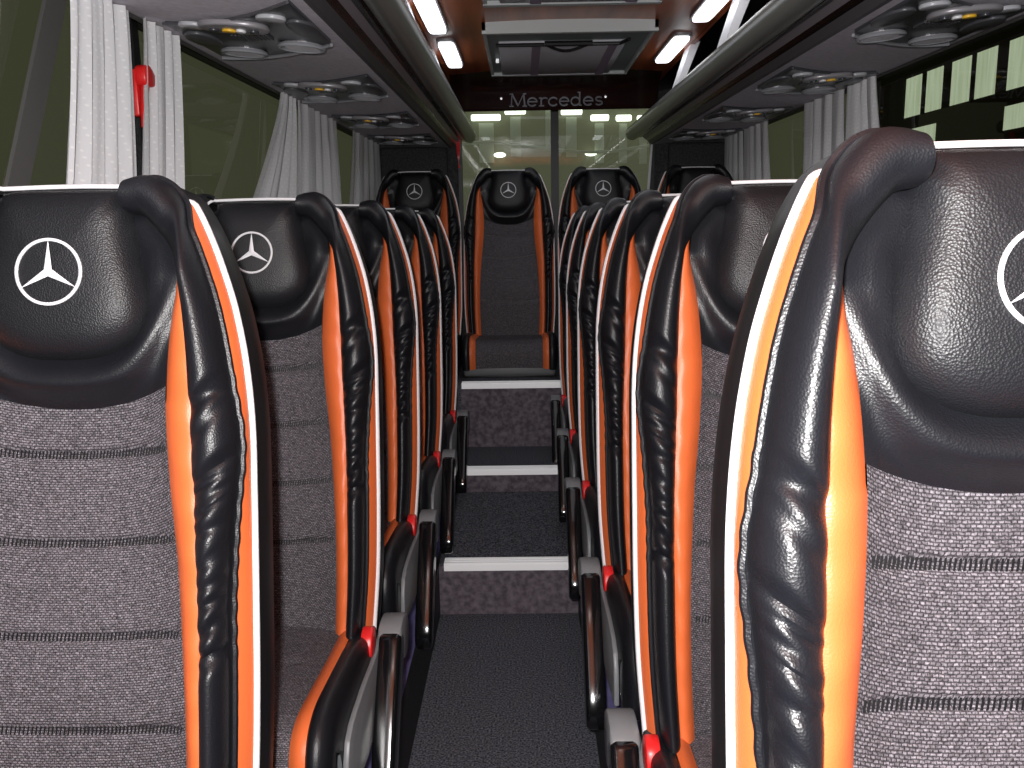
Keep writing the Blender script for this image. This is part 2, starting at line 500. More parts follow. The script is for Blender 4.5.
    for sgn in (1, -1):
        strip('cushion_orange_strip', lambda t, s: (sgn * (wf(t) + .032 * s), .014 * s + .006 * math.sin(PI * s)), 6, M['orange'])
        def sb(t, s):
            fx, d = bez((.217, .014), (.222, .040), (.262, .040), (.262, -.015), min(1, s * 1.5))
            if d > 0: d *= .25 + .75 * sm(.05, .35, t)
            if s > .667: d -= (s - .667) / .333 * .115
            return (sgn * fx, d * (1 if t < .8 or d > 0 else .25))
        strip('cushion_bolster', sb, 18, M['leather'])
    MB().box(-.255, .255, -.47, .06, .215, .285).build('seat_pan', M['grey_plastic'], root, bevel=.02, seg=3)
    if pedestal:
        for sx in (-.17, .17):
            MB().prism([(-.40, 0), (-.36, 0), (-.30, .20), (-.02, .20), (.03, 0), (.07, 0), (.04, .22), (-.34, .22)], 'x', sx - .02, sx + .02).build('leg', M['rack_edge'], root, bevel=.004, smooth=False)
        for ry in (-.38, .03): MB().box(-.19, .19, ry, ry + .04, .0, .012).build('floor_rail', M['metal'], root, smooth=False)
    else:
        MB().box(-.26, .26, -.45, .10, .0, .225).build('bench_base', M['shell'], root, bevel=.01)
    if side:
        s_ = side
        # grey pivot housing beside the bottom of the back
        hz = ZC - .045
        poly = resample([(-.04, hz + .028), (-.02, hz + .042), (.03, hz + .045), (.075, hz + .03), (.09, hz), (.075, hz - .05), (.03, hz - .062), (-.02, hz - .035), (-.04, hz - .005), (-.04, hz + .028)], 28)[:-1]
        x0, x1 = sorted((s_ * .268, s_ * .322))
        MB().prism(poly, 'x', x0, x1).build('armrest_pivot', M['grey_plastic'], root, bevel=.006, seg=2)
        # gloss black armrest folded down
        L_ = .36; poly = resample([(-.034, .02), (0, .040), (.034, .02), (.040, -.08), (.038, -.20), (.032, -L_ + .03), (0, -L_), (-.032, -L_ + .03), (-.042, -.20), (-.044, -.08), (-.034, .02)], 40)[:-1]
        ca, sa = math.cos(math.radians(36)), math.sin(math.radians(36))
        pp = [(-.030 + p * ca + q * sa, hz - .005 + q * ca - p * sa) for p, q in poly]
        x0, x1 = sorted((s_ * .272, s_ * .322))
        arm = MB().prism(pp, 'x', x0, x1).build('armrest', M['gloss'], root, bevel=.010, seg=3)
        # grey inner side trim on the cushion flank
        poly = resample([(-.43, .235), (-.40, .345), (-.25, .365), (-.10, .36), (.02, .37), (.06, .33), (.04, .235), (-.20, .205), (-.43, .235)], 30)[:-1]
        x0, x1 = sorted((s_ * .262, s_ * .274))
        MB().prism(poly, 'x', x0, x1).build('side_cover', M['grey_plastic'], root, bevel=.004)
        # red recline button
        poly = resample([(-.115, hz + .030), (-.10, hz + .058), (-.070, hz + .066), (-.05, hz + .045), (-.06, hz + .012), (-.09, hz + .004), (-.112, hz + .014), (-.115, hz + .030)], 20)[:-1]
        x0, x1 = sorted((s_ * .242, s_ * .268))
        MB().prism(poly, 'x', x0, x1).build('recline_button', M['red'], root, bevel=.005)
    return root

Z_L, Z_R, Z_P = EYE - 1.301, EYE - 1.297, EYE - .846
DY = -.096
seatL = build_seat('coach_seat', 'black and orange seat in the left foreground, cut by the left photo edge', 1, 'single seats left of the aisle')
seatL.location = (-.664, 1.229 + DY, Z_L)
labL = ['second seat back from the left foreground, with star emblem and red button by the aisle',
        'third seat from the front left of the aisle, its emblem hidden by the second seat',
        'fourth black and orange seat from the front left of the aisle',
        'last black and orange seat of the left row, before the raised back bench']
for k in range(1, 5):
    dup(seatL, (-.614 + .003 * k, 1.229 + .763 * k + DY, Z_L), labL[k - 1])
seatR = build_seat('coach_seat', 'large black and orange seat in the right foreground, nearest the camera and brightly lit', -1, 'aisle seats right of the aisle')
seatR.location = (.455, .765 + DY, Z_R)
labR = ['second seat from the front right of the aisle, directly behind the bright foreground seat',
        'third seat from the front right of the aisle, only its aisle edge showing',
        'fourth seat from the front right of the aisle, a narrow slice',
        'fifth seat from the front right of the aisle, a thin slice before the last',
        'last seat of the right row, the farthest thin edge next to the aisle steps']
for k in range(1, 6):
    dup(seatR, (.468 - .003 * k, .795 + .763 * k + DY, Z_R), labR[k - 1])
seatB = build_seat('coach_seat', 'middle back row seat facing straight down the aisle above the steps', 0, 'seats on the raised back row', pedestal=False)
# shorter base on the raised platform: crease sits lower over it
RB = 5.36 + DY
ZB = EYE - .654 - ZC
for o in list(seatB.children):
    if o.name.startswith('bench_base'): bb = o
for vtx in bb.data.vertices: vtx.co.z = .20 if vtx.co.z < .15 else vtx.co.z
seatB.location = (-.085, RB, ZB)
for x, l in ((-.645, 'leftmost back row seat in the rear left corner, emblem showing over the left row'),
             (.48, 'back row seat right of the aisle seat, below the right rear window pane'),
             (1.045, 'rightmost back row seat in the rear right corner, mostly hidden')):
    dup(seatB, (x, RB, ZB), l)

# ------------------------------------------------------------------ setting
XL, XR, CX = -1.00, 1.38, .19
Y0, Y1 = -1.2, 6.05
ST = [(3.21, -1.5, -1.297), (4.14, -1.297, -1.188), (4.60, -1.188, -.846)]
AL, AR = -.342, .195
fl = MB().box(AL, AR, Y0, ST[0][0], EYE - 1.60, EYE - 1.50)
fl.box(AL, AR, ST[0][0] + .01, ST[1][0], EYE - 1.60, EYE - 1.297)
fl.box(AL, AR, ST[1][0] + .01, ST[2][0], EYE - 1.60, EYE - 1.188)
struct(fl.build('floor', M['carpet'], smooth=False))
pf = MB().box(XL, XR, ST[2][0] + .01, Y1, EYE - 1.60, EYE - .846)
struct(pf.build('floor', M['carpet'], smooth=False))
for (y, zb, zt), lab in zip(ST, ('lower', 'middle', 'upper')):
    struct(MB().box(AL, AR, y, y + .012, EYE + zb, EYE + zt - .004).build('trim_' + str(ST.index((y, zb, zt)) + 1), M['riser'], smooth=False))
LBL = ['bright aluminium strip on the edge of the lowest aisle step',
       'bright aluminium strip on the edge of the middle aisle step',
       'bright aluminium strip on the top step below the back row seats']
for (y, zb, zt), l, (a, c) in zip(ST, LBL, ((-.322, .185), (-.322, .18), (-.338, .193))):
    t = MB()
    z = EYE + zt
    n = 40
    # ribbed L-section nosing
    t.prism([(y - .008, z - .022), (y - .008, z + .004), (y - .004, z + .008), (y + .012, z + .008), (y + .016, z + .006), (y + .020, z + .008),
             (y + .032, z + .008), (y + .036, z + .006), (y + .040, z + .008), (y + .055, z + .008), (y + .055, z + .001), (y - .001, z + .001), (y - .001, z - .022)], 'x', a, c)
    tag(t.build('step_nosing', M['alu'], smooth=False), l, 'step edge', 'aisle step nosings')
# podiums
def podium(n, x0, x1, z, edge):
    struct(MB().box(x0, x1, Y0, ST[2][0], EYE - 1.6, z).build(n, M['podium'], smooth=False))
podium('floor', XL, AL - .012, Z_L, AL)
podium('floor', AR + .012, XR, Z_R, AR)
struct(MB().box(AL - .012, AL, Y0, ST[2][0], EYE - 1.6, Z_L + .004).build('trim_4', M['podium_side'], smooth=False))
struct(MB().box(AR, AR + .012, Y0, ST[2][0], EYE - 1.6, Z_R + .004).build('trim_5', M['podium_side'], smooth=False))

# side walls with window openings: (pillars between the panes)
ZS, ZT = EYE - .30, EYE + .545           # sill, head
def side_wall(name, x, sgn, panes, wn):
    w = MB()
    xo = x + sgn * .06
    a, c = sorted((x, xo))
    w.box(a, c, Y0, Y1, EYE - 1.6, ZS)
    w.box(a, c, Y0, Y1, ZT, EYE + 1.0)
    ys = [Y0] + [k for p in panes for k in p] + [Y1]
    for i in range(0, len(ys), 2): w.box(a, c, ys[i], ys[i + 1], ZS, ZT)
    struct(w.build(name, M['wall'], smooth=False))
    for i, (p, q) in enumerate(panes):
        f = MB()
        xm = x + sgn * .02
        b0, b1 = sorted((x - sgn * .004, x + sgn * .03))
        for bx in ((p - .01, p + .03), (q - .03, q + .01)): f.box(b0, b1, bx[0], bx[1], ZS - .01, ZT + .01)
        f.box(b0, b1, p, q, ZS - .01, ZS + .03); f.box(b0, b1, p, q, ZT - .02, ZT + .01)
        fo = struct(f.build('window_%d' % (wn + i), M['trim'], smooth=False))
        g = MB().grid([[(xm, p, ZS), (xm, q, ZS)], [(xm, p, ZT), (xm, q, ZT)]]).build('window_pane', M['side_glass'], fo, smooth=False)
side_wall('wall_left', XL, -1, [(Y0 + .1, 2.24), (2.38, 4.72), (4.84, 5.85)], 1)
side_wall('wall_right', XR, 1, [(Y0 + .1, 3.70), (3.82, 5.42), (5.54, 5.90)], 4)

# rear wall with the two-pane rear window
GX0, GX1, GM = -.415, .868, .218
w = MB()
w.box(XL, GX0, Y1, Y1 + .06, EYE - 1.6, EYE + 1.0); w.box(GX1, XR, Y1, Y1 + .06, EYE - 1.6, EYE + 1.0)
w.box(GX0, GX1, Y1, Y1 + .06, EYE - 1.6, EYE - .25); w.box(GX0, GX1, Y1, Y1 + .06, EYE + .80, EYE + 1.0)
struct(w.build('wall_rear', M['wall'], smooth=False))
for i, (a, c) in enumerate(((GX0, GM - .012), (GM + .012, GX1))):
    f = MB()
    for bx in ((a - .012, a + .014), (c - .014, c + .012)): f.box(bx[0], bx[1], Y1 - .015, Y1 + .03, EYE - .25, EYE + .80)
    f.box(a, c, Y1 - .012, Y1 + .03, EYE - .27, EYE - .24)
    fo = struct(f.build('window_%d' % (7 + i), M['trim'], smooth=False))
    MB().grid([[(a, Y1 + .01, EYE - .25), (c, Y1 + .01, EYE - .25)], [(a, Y1 + .01, EYE + .80), (c, Y1 + .01, EYE + .80)]]).build('window_pane', M['rear_glass'], fo, smooth=False)
struct(MB().grid([[(GX1 - .055, Y1 - .022, EYE - .05), (GX1 - .035, Y1 - .022, EYE - .05)], [(GX1 - .004, Y1 - .022, EYE + .66), (GX1 + .008, Y1 - .022, EYE + .66)]]).build('trim_6', M['white'], smooth=False))  # white strip laid in for a slanted reflection of the edge trim
# dark quarter panels at the rear corners
for n, (a, c) in (('trim_7', (XL, GX0 - .05)), ('trim_8', (GX1 + .05, XR))):
    t = MB().box(a + .05, c - .03, Y1 - .05, Y1, EYE - .3, EYE + .50)
    struct(t.build(n, M['wall'], bevel=.03, seg=4))

# ceiling
ce = MB()
prof = [(-.78, 0.70)] + [(CX + dx, EYE + .80 + .02 * math.cos(dx / .62 * PI / 2)) for dx in [(-.62 + 1.24 * i / 24) for i in range(25)]]
prof = prof[1:]
ce.grid([[(x, Y0, z) for x, z in prof], [(x, Y1, z) for x, z in prof]])
ce.grid([[(x, Y0, z + .03) for x, z in prof], [(x, Y1, z + .03) for x, z in prof]])
struct(ce.build('ceiling', M['wood']))
for n, s_ in (('trim_9', -1), ('trim_10', 1)):
    p = [(CX + s_ * (.60 + .58 * i / 10), EYE + .800 + .10 * math.sin(i / 10 * PI * .5) - .0 * i) for i in range(11)]
    t = MB().grid([[(x, Y0, z) for x, z in p], [(x, Y1, z) for x, z in p]])
    struct(t.build(n, M['rack_back']))

# bulkhead over the rear window with lettering
bh = [(5.03, .812), (5.10, .79), (5.17, .765), (5.215, .737), (5.240, .70), (5.258, .665), (5.27, .638), (5.29, .632), (5.32, .65), (5.5, .79)]
bh = resample(bh, 30)
bx = thing('bulkhead_panel', 'glossy black-red panel curving down from the ceiling above the rear window', 'panel', (CX, 4.9, EYE + .7))
rows = [[((CX - .585) + 1.17 * i / 20 - CX, y - 4.9, z - .7) for i in range(21)] for y, z in bh]
MB().grid(rows).build('curved_face', M['lacquer'], bx)
ends = MB()
for s_ in (-1, 1): ends.fan([(s_ * .585, y - 4.9, z - .7) for y, z in bh])
ends.build('end_cap', M['lacquer'], bx, smooth=False)
for px in (-.305, .29): MB().tube([(px, .345, -.004), (px, .332, -.006)], .006, 10).build('screw_head', M['white_dot'], bx)

# lettering: strokes with serifs (an upright roman face)
LW = .0056
def letter(ch):
    S = []
    def arc(cx_, cy_, rx, ry, a0, a1, n=14): return [(cx_ + rx * math.cos(math.radians(a0 + (a1 - a0) * i / n)), cy_ + ry * math.sin(math.radians(a0 + (a1 - a0) * i / n))) for i in range(n + 1)]
    if ch == 'M':
        S = [([(.1, 0), (.16, 1.0)], 1), ([(.16, 1.0), (.5, .05)], 1.5), ([(.5, .05), (.84, 1.0)], .8), ([(.84, 1.0), (.9, 0)], 1.5), ([(0, 0), (.22, 0)], .7), ([(.78, 0), (1.02, 0)], .7), ([(.02, 1), (.2, 1)], .7), ([(.82, 1), (.98, 1)], .7)]; w_ = 1.05
    elif ch == 'e': S = [(arc(.3, .33, .27, .33, 0, 315), 1.2), ([(.04, .35), (.57, .35)], .8)]; w_ = .68
    elif ch == 'r': S = [([(.14, 0), (.14, .64)], 1.4), (arc(.36, .40, .22, .24, 165, 50), 1), ([(.02, 0), (.3, 0)], .7), ([(.02, .64), (.14, .64)], .7)]; w_ = .56
    elif ch == 'c': S = [(arc(.3, .33, .27, .33, 40, 320), 1.2)]; w_ = .64
    elif ch == 'd': S = [(arc(.28, .33, .25, .33, 0, 360), 1.1), ([(.53, 0), (.53, 1.05)], 1.4), ([(.42, 1.05), (.53, 1.05)], .7), ([(.53, 0), (.64, 0)], .7)]; w_ = .74
    else: S = [(arc(.25, .49, .18, .16, 40, 270, 10) + arc(.25, .17, .2, .16, 90, -140, 10), 1.2)]; w_ = .5
    return S, w_
lt = MB(); x = 0
HT = .070; WID = .95
tot = sum(letter(c)[1] for c in 'Mercedes'); sc_x = .535 / tot
for c in 'Mercedes':
    S, w_ = letter(c)
    for pts, k in S:
        P = [((x + a) * sc_x, 0, b_ * HT) for a, b_ in pts]
        for a, b_ in zip(P, P[1:]):
            va, vb = Vector(a), Vector(b_)
            dv = (vb - va)
            if dv.length < 1e-6: continue
            dv.normalize(); nn = Vector((-dv.z, 0, dv.x)) * (LW * k * .5); ex = dv * LW * .2
            q = [va - ex + nn, va - ex - nn, vb + ex - nn, vb + ex + nn]
            lt.grid([[q[0] + Vector((0, -.004, 0)), q[1] + Vector((0, -.004, 0))], [q[3] + Vector((0, -.004, 0)), q[2] + Vector((0, -.004, 0))]])
            lt.grid([[p + Vector((0, -.004, 0)) for p in q + q[:1]], [p + Vector((0, .004, 0)) for p in q + q[:1]]])
    x += w_
lo = lt.build('lettering', M['lettering'], smooth=False)
lo.location = (-.068, 5.254, EYE + .653); lo.rotation_euler = (math.radians(24), 0, 0)
tag(lo, 'silver roman lettering across the dark panel above the rear window', 'lettering')

# ------------------------------------------------------------------ luggage racks
def rack(s_, label):
    X = lambda o: CX + s_ * o - (CX + s_ * .7)
    base = (CX + s_ * .7, 2.4, EYE + .5)
    r = thing('luggage_rack', label, 'luggage rack', base, 'overhead luggage racks')
    ya, yb = Y0 - 2.4, 6.0 - 2.4
    def prof(pts, name, m, smooth=True):
        P = [(X(o), z - .5) for o, z in pts]
        return MB().grid([[(x_, ya, z_) for x_, z_ in P], [(x_, yb, z_) for x_, z_ in P]]).build(name, m, r, smooth=smooth)
    prof([(1.19, .545), (1.165, .528), (1.15, .524), (.95, .510), (.67, .490)], 'underside_panel', M['rack_grey'], False)
    prof([(1.19, .560), (1.175, .522), (1.160, .516), (1.150, .522)], 'outer_trim', M['pillar'], False)
    prof([(.67, .490), (.655, .490), (.640, .512)], 'lower_edge', M['rack_edge'], False)
    prof([(.640, .512), (.634, .515), (.622, .524)], 'black_groove', M['rack_black'], False)  # black strip between the lower edge and the fascia strip
    prof([(.622, .524), (.618, .526), (.608, .536), (.602, .538)], 'fascia_strip', M['rack_strip'])
    prof(resample([(.602, .538), (.596, .537), (.580, .535), (.566, .538), (.556, .545)], 10), 'fascia', M['rack_black'])
    # thick rounded rail
    pts = [(.535 + .044 * math.cos(math.radians(a)), .562 + .044 * math.sin(math.radians(a))) for a in range(0, 360, 15)]
    P = [(X(o), z - .5) for o, z in pts]
    MB().grid([[(x_, ya, z_) for x_, z_ in P], [(x_, yb, z_) for x_, z_ in P]], close_u=True).build('hand_rail', M['tube'], r)
    prof([(.535, .600), (.66, .585), (.9, .575), (1.16, .60)], 'rack_floor', M['rack_back'], False)
    for yy in (1.4, 2.4, 3.40, 4.40):  # pale slabs rising from the rail to the ceiling
        y_ = yy - 2.4
        poly = [(X(.535), .600 - .5), (X(.560), .600 - .5), (X(.645), .815 - .5), (X(.605), .815 - .5)]
        MB().prism(poly, 'y', y_ - .08, y_ + .08).build('slab', M['slab'], r, smooth=False)
    return r
rack(-1, 'left overhead luggage rack with dark rounded rail and grey underside')
rack(1, 'right overhead luggage rack with dark rounded rail and grey underside')

# ------------------------------------------------------------------ service units under the racks
def ellipse(a, b_, n=40, p=2.0):
    o = []
    for i in range(n):
        t = 2 * PI * i / n
        c, s = math.cos(t), math.sin(t)
        o.append((a * math.copysign(abs(c) ** (2 / p), c), b_ * math.copysign(abs(s) ** (2 / p), s)))
    return o
def disc(mb, cx_, cy_, a, b_, z0, z1, n=28, p=2.0):
    mb.prism([(cx_ + x_, cy_ + y_) for x_, y_ in ellipse(a, b_, n, p)], 'z', z0, z1); return mb
def ring(mb, cx_, cy_, a, b_, z, r, n=32):
    mb.tube([(cx_ + a * math.cos(2 * PI * i / n), cy_ + b_ * math.sin(2 * PI * i / n), z) for i in range(n)], r, 6, closed=True); return mb
def service_unit(label, group, m_):
    """m_ = +1: outer (window) side towards -x"""
    t = thing('service_unit', label, 'overhead console', group=group)
    def far(k, o=0.0): return (m_ * (.205 - .40 * k), -.29 + .31 * math.sin(k * PI / 2) + .29 + o)
    fr = [far(k / 24, -.01) for k in range(25)]; nr = [far(k / 24, -.44) for k in range(25)]
    MB().prism(fr + nr[::-1], 'z', -.006, .004).build('base_plate', M['unit'], t, bevel=.002)
    MB().tube([(*far(k / 30), -.010) for k in range(31)], .005, 6).build('arc_trim', M['vent'], t)
    MB().tube([(*far(k / 30, -.455), -.006) for k in range(31)], .004, 6).build('arc_trim', M['unit_mid'], t)
    for (a, b_, ra, rb) in ((-.085, .175, .062, .050), (.115, .04, .060, .056)):
        a *= m_
        v_ = MB(); ring(v_, a, b_, ra, rb, -.014, .006)
        vo_ = v_.build('air_vent', M['vent'], t)
        l = MB(); disc(l, a, b_, ra * .93, rb * .93, -.012, -.005)
        for k in range(-2, 3): l.box(a - ra * .7, a + ra * .7, b_ + k * .015 - .003, b_ + k * .015 + .003, -.018, -.010)
        l.build('louvre', M['console'], vo_, smooth=False)
    for (a, b_, ra, rb) in ((-.148, .02, .042, .085), (.178, -.19, .038, .095)):
        disc(MB(), a * m_, b_, ra, rb, -.014, -.004, 28, 2.3).build('side_pad', M['unit_mid'], t, bevel=.004)
    for (a, b_) in ((.125, -.30), (-.11, -.165)):
        disc(MB(), a * m_, b_, .036, .030, -.016, -.005).build('reading_lamp', M['unit_lamp'], t, bevel=.004)
    c = disc(MB(), .0, -.185, .088, .060, -.020, -.005, 36, 2.3).build('console', M['console'], t, bevel=.006, seg=3)
    for k, mt in ((-.050, 'unit'), (-.012, 'yellow'), (.018, 'white'), (.050, 'unit')):
        disc(MB(), k * m_, -.185, .012 if mt != 'yellow' else .017, .014, -.026, -.018, 16).build('button', M[mt], c, bevel=.002)
    g = MB()
    for k in range(10): g.box(m_ * (-.045 + k * .011) - .003, m_ * (-.045 + k * .011) + .003, -.065 - k * .003, .0 - k * .003, -.012, -.005)
    g.build('speaker_grille', M['unit_mid'], t, smooth=False)
    return t
UY = [2.50, 3.49, 4.50, 5.48]
TILT = math.atan2(.034, .48)
for s_, sn in ((-1, 'left'), (1, 'right')):
    proto = None
    for k in range(4):
        loc = (CX + s_ * .905, UY[k], EYE + .503)
        lab = '%s dark light and vent console from the front under the %s luggage rack' % (['nearest', 'second', 'third', 'farthest'][k], sn)
        if proto is None:
            proto = o = service_unit(lab, 'consoles under the luggage racks', -s_); o.location = loc
        else: o = dup(proto, loc, lab)
        o.rotation_euler = (0, -s_ * TILT, 0)

# ------------------------------------------------------------------ ceiling lights
def ceil_light(loc, label):
    t = thing('ceiling_light', label, 'light', loc, 'ceiling strip lights')
    disc(MB(), 0, 0, .045, .335, -.004, .02, 40, 8).build('lamp_frame', M['rack_strip'], t, bevel=.002)
    disc(MB(), 0, 0, .037, .30, -.016, -.003, 40, 8).build('diffuser', M['lamp'], t, bevel=.003)
    return t
for x_, y_, l in ((CX - .535, 3.60, 'left bright ceiling strip light nearer the camera'), (CX - .525, 4.43, 'left bright ceiling strip light farther back, beside the rail'),
                  (CX + .535, 3.47, 'right bright ceiling strip light nearer the camera'), (CX + .525, 4.40, 'right bright ceiling strip light farther back, above the rail')):
    ceil_light((x_, y_, EYE + .798), l)

# ------------------------------------------------------------------ roof hatches
def hatch(y0, y1, x0, x1, label):
    t = thing('roof_hatch', label, 'roof hatch', ((x0 + x1) / 2, (y0 + y1) / 2, EYE + .80), 'roof hatches')
    hx, hy = (x1 - x0) / 2, (y1 - y0) / 2
    f = MB()
    W = .03; D = .032
    f.box(-hx, hx, -hy, -hy + W, -D, .03); f.box(-hx, hx, hy - W, hy, -D * .7, .03)
    f.box(-hx, -hx + W * .5, -hy, hy, -D * .6, .03); f.box(hx - W * .5, hx, -hy, hy, -D * .6, .03)
    f.build('hatch_frame', M['hatch'], t, smooth=False)
    MB().box(-hx + .01, hx - .01, -hy + .02, hy - .02, -.006, .02).build('inner_tray', M['hatch_in'], t, smooth=False)
    MB().box(-hx + .06, hx - .10, -hy + .30, hy - .05, -.022, .0).build('cover_panel', M['hatch_panel'], t, bevel=.006)
    r = MB()
    for k in (-.135, .21): r.box(k - .02, k + .02, -hy + .31, hy - .055, -.027, -.018)
    r.build('panel_rib', M['hatch_rib'], t, smooth=False)
    h = MB()
    yb = -hy + .26
    h.tube([(-hx + .05, yb, -.03), (-.10, yb, -.03)], .008, 8); h.tube([(.10, yb, -.03), (hx - .13, yb, -.03), (hx - .10, yb - .09, -.03)], .008, 8)
    h.tube([(-.10, yb - .03, -.032), (.11, yb - .03, -.032)], .012, 8)
    h.tube([(-.085 + .17 * i / 16, yb + .13 * math.sin(PI * i / 16) - .01, -.036) for i in range(17)], .007, 8)
    h.build('handle', M['shell'], t)
    MB().tube([(-hx + .045, hy - .47, -.03), (-hx + .045, hy - .47, -.012)], .008, 10).build('screw_head', M['white_dot'], t)
    return t
hatch(3.84, 5.00, -.160, .570, 'grey roof hatch with black handle, in front of the lettered panel')
hatch(2.45, 3.43, -.135, .515, 'nearer roof hatch cut off by the top edge of the photo')

# ------------------------------------------------------------------ curtains
def curtain(x, yt0, yt1, yb0, yb1, zt, zb, folds, label, amp=.016, ph=0.0):
    rows = []
    ny, nz = folds * 10, 26
    ym, zm = (yb0 + yb1) / 2, (zt + zb) / 2
    for i in range(nz + 1):
        v_ = i / nz; r = []
        z = zt + (zb - zt) * v_
        e = v_ ** 1.25
        a, c = yt0 + (yb0 - yt0) * e, yt1 + (yb1 - yt1) * e
        for j in range(ny + 1):
            u = j / ny
            w_ = amp * (.45 + .55 * v_) * (math.sin(2 * PI * folds * u + ph + .5 * math.sin(3 * v_)) + .45 * math.sin(2 * PI * folds * 1.73 * u + 1.3 * ph + v_))
            r.append((w_, a + (c - a) * (u + .012 * math.sin(2 * PI * folds * u + 1.2 + ph)) - ym, z - zm))
        rows.append(r)
    o = MB().grid(rows).build('curtain', M['curtain'])
    o.location = (x, ym, zm)
    return tag(o, label, 'curtain', 'white window curtains')
xc = -.948; xr = 1.325
zt, zb = EYE + .52, EYE - .22
for x_, a0, a1, c0, c1, fo, am, ph, lab in (
    (xc, 1.96, 2.25, 1.73, 2.15, 5, .018, 0.0, 'bright white curtain on the left window nearest the camera'),
    (xc, 2.32, 2.545, 2.15, 2.39, 4, .016, 1.0, 'white curtain on the left just behind the red hammer'),
    (xc, 3.62, 3.80, 2.72, 3.56, 4, .020, 2.0, 'shaded grey-white curtain flaring out at the bottom, middle of the left side'),
    (xc, 3.84, 4.62, 3.60, 4.64, 6, .022, 0.4, 'white curtain gathered next to the shaded one, middle of the left side'),
    (xc, 5.07, 5.98, 4.70, 5.99, 6, .020, 0.8, 'farthest left curtain beside the rear corner panel'),
    (xr, 3.79, 4.30, 3.74, 4.22, 4, .018, 0.3, 'white right curtain behind the narrow dark gap, middle of the right side'),
    (xr, 3.47, 3.74, 3.20, 3.70, 4, .018, 0.3, 'grey right curtain spreading toward the bright window panes'),
    (xr, 5.52, 5.97, 5.38, 5.93, 4, .018, 1.7, 'farthest right curtain against the rear corner panel'),
    (xr, 4.96, 5.46, 4.78, 5.34, 4, .018, 0.9, 'right curtain with a bright fold, second from the rear corner')):
    curtain(x_, a0, a1, c0, c1, zt, zb, fo, lab, am, ph)

# emergency hammer on the left pillar between the two near curtains
eh = thing('emergency_hammer', 'red emergency hammer on the pillar between the two near left curtains', 'hammer', (XL + .045, 2.325, EYE + .35))
MB().tube([(0, -.03, -.10), (0, -.022, -.05), (0, .0, 0.01), (0, .004, .03)], [.007, .008, .011, .011], 10).build('hammer_handle', M['red'], eh)
MB().prism(resample([(-.03, .022), (-.026, .046), (0, .056), (.026, .044), (.048, .022), (.032, .008), (0, .002), (-.024, .006), (-.03, .022)], 24)[:-1], 'x', -.014, .014).build('hammer_head', M['red'], eh, bevel=.004)
MB().box(-.045, -.014, -.018, .025, -.07, .045).build('holder', M['red'], eh, bevel=.005)

# red strap at the left edge of the rear window
rs = MB().grid([[(-.012 + .006 * math.sin(i * .7), 0, .30 - .34 * i / 12), (.012 + .008 * math.sin(i * .5), -.006 * math.sin(i), .30 - .34 * i / 12)] for i in range(13)])
o = rs.build('strap', M['red']); o.location = (GX0 - .005, Y1 - .017, EYE + .40)
tag(o, 'narrow red strap hanging at the left edge of the rear window', 'strap')
# grey band slanting past the front left window, shaped like a reflected streak
struct(MB().prism([(1.50, ZS), (1.57, ZS), (2.06, ZT), (1.98, ZT)], 'x', XL + .004, XL + .012).build('trim_11', M['pillar'], smooth=False))

# ------------------------------------------------------------------ outside on the right: hall with a band of lit panes
ML = mat('lit frosted pane', (0.5, 0.55, 0.45), 0.6)
N, L, b = nodes(ML)
fz = noise(ML, coords(ML, (1, 22, 1.5)), 1.0, 3.0)
ramp(ML, fz, [(0.3, (0.42, 0.52, 0.36)), (0.7, (0.62, 0.72, 0.56))], to='Emission Color'); b.inputs['Emission Strength'].default_value = 1.0
MBW = mat('dark hall facade', (0.03, 0.022, 0.016), 0.9)
XB = 5.0
bl = thing('building', 'dark hall outside the right window with a band of lit panes', 'building', (XB, 9.5, 0))
MB().box(.03, .5, -6, 9, 0, 4.6).build('facade', MBW, bl, smooth=False)
for a, c in ((11.57, 12.10), (11.00, 11.50), (10.33, 10.85), (9.78, 10.28), (9.15, 9.62), (8.60, 9.05)):
    MB().box(.022, .034, a - 9.46, c - 9.54, EYE + .252 * XB, EYE + .350 * XB).build('lit_pane', ML, bl, smooth=False)
for a, c in ((11.10, 11.98), (8.90, 9.62)):
    MB().box(.022, .034, a - 9.46, c - 9.54, EYE + .172 * XB, EYE + .220 * XB).build('lit_pane', ML, bl, smooth=False)

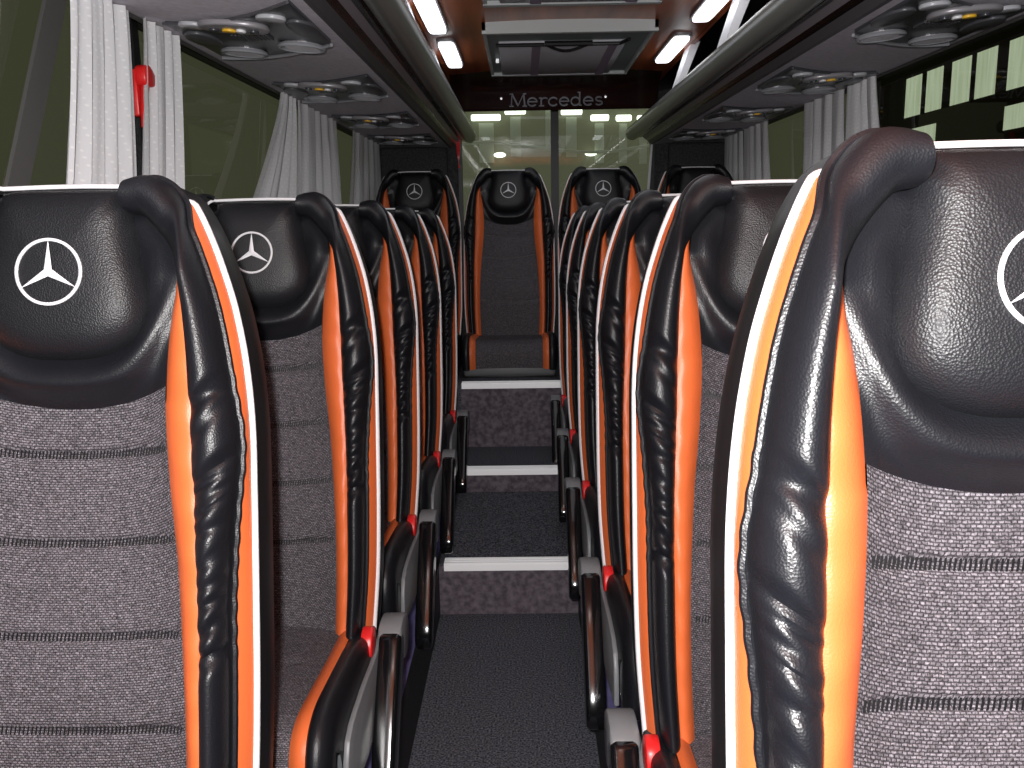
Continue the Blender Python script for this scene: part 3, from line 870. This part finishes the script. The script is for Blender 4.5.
# hall behind the bus: bright strips over pale posts, two flash reflection spots and a curved pipe
ht = mat('bright glow', (1, 1, 1), 0.5, emit=(.9, 1.0, .85), estr=2.5)  # glow shared by the bright strips and the flash reflection spots
hp = mat('pale glowing post', (0.3, 0.32, 0.26), 0.8, emit=(.35, .38, .28), estr=.22)  # emission makes posts and pipe glow though neither is a lamp
YH = 13.0
hw = mat('glowing olive wall', (.1, .1, .07), .9, emit=(.066, .071, .044), estr=1.0)  # glow put into the wall lifts the tone behind the rear glass
o = MB().box(-9, 4.9, 0, .2, -2.5, 5).build('glow_wall', hw, smooth=False); o.location = (0, YH + .10, 2.5)
tag(o, 'added glowing olive wall that lightens the view through the rear window', 'wall')
tl = None
for k, (a, c, z, lab) in enumerate(((-.72, -.30, 1.47, 'leftmost bright strip through the left rear pane'), (-.24, .06, 1.55, 'bright strip right of centre in the left rear pane'), (.30, .46, 1.65, 'short bright strip beside the middle bar of the rear window'),
                  (.56, .86, 1.53, 'leftmost bright strip through the right rear pane'), (.98, 1.24, 1.44, 'second bright strip through the right rear pane'), (1.34, 1.56, 1.43, 'third bright strip through the right rear pane'), (1.64, 1.84, 1.42, 'rightmost bright strip through the right rear pane'))):
    t = thing('bright_strip', lab, 'bright mark', ((a + c) / 2, YH, EYE + z), 'bright strips behind the rear window')
    h_ = (c - a) / 2
    MB().box(-h_, h_, -.04, .04, -.042, .042).build('strip_body', ht, t, bevel=.02)
    MB().box(-h_ * .5, h_ * .5, .05, .10, -.62, -.07).build('post', hp, t, smooth=False)
for a, lab in ((-.32, 'glowing spot for the flash reflection low in the left rear pane'), (.985, 'glowing spot for the flash reflection low in the right rear pane')):
    o = MB().prism(ellipse(.085, .035, 24), 'y', -.03, .03).build('flash_spot', ht, smooth=False); o.location = (a, YH, EYE + .95)  # glowing ellipse stands in for the flash mirrored in the pane
    tag(o, lab, 'bright mark', 'flash reflection spots')
o = MB().tube([(-1.3 + 3.1 * i / 30, 0, .08 * math.sin(PI * i / 15) - .02) for i in range(31)], .022, 8).build('hall_pipe', hp); o.location = (0, YH - .10, EYE + 1.06)
tag(o, 'thin pale curved pipe across the hall behind the rear window', 'pipe')

# ------------------------------------------------------------------ light, world, camera
wd = bpy.data.worlds.new('night'); scene.world = wd; wd.use_nodes = True
wn = wd.node_tree
bg = wn.nodes['Background']
tc = wn.nodes.new('ShaderNodeTexCoord'); nz = wn.nodes.new('ShaderNodeTexNoise'); nz.inputs['Scale'].default_value = 2.5
rp = wn.nodes.new('ShaderNodeValToRGB')
rp.color_ramp.elements[0].position = .3; rp.color_ramp.elements[0].color = (.018, .020, .011, 1)
rp.color_ramp.elements[1].position = .7; rp.color_ramp.elements[1].color = (.034, .037, .022, 1)
wn.links.new(tc.outputs['Generated'], nz.inputs['Vector']); wn.links.new(nz.outputs['Fac'], rp.inputs['Fac']); wn.links.new(rp.outputs['Color'], bg.inputs['Color'])
bg.inputs['Strength'].default_value = 1.0

def lamp(name, kind, loc, energy, color=(1, 1, 1), size=.1, rot=(0, 0, 0), size_y=None):
    l = bpy.data.lights.new(name, kind); l.energy = energy; l.color = color
    if kind == 'AREA':
        l.size = size
        if size_y: l.shape = 'RECTANGLE'; l.size_y = size_y
    else: l.shadow_soft_size = size
    o = bpy.data.objects.new(name, l); COL.objects.link(o); o.location = loc; o.rotation_euler = rot
    return o
# the camera's own flash
lamp('camera_flash', 'POINT', (-.035, -.02, EYE + .06), 150, (1.0, .97, .96), .018)
# added overhead fill for cabin ambience, no fixture of its own
lamp('cabin_fill', 'AREA', (CX, 3.6, EYE + .74), 5, (.93, .95, 1.0), .5, (0, 0, 0), 4.0)

cam = bpy.data.cameras.new('camera'); co = bpy.data.objects.new('camera', cam); COL.objects.link(co)
cam.sensor_fit = 'HORIZONTAL'; cam.sensor_width = 36; cam.lens = 36 * 880 / 1024; cam.clip_start = .02
d = Vector((523 - 512, -(222 - 384), -880)).normalized()
u = Vector((0, -d.z, d.y)).normalized()
if u.y < 0: u = -u
roll = math.radians(.9)               # the camera was held slightly tilted
u = u * math.cos(roll) - d.cross(u) * math.sin(roll)
r = d.cross(u)
mtx = Matrix((r, d, u)).to_4x4(); mtx.translation = (0, 0, EYE)
co.matrix_world = mtx
scene.camera = co
scene.view_settings.view_transform = 'Standard'
scene.view_settings.look = 'None'
scene.view_settings.exposure = 0.0
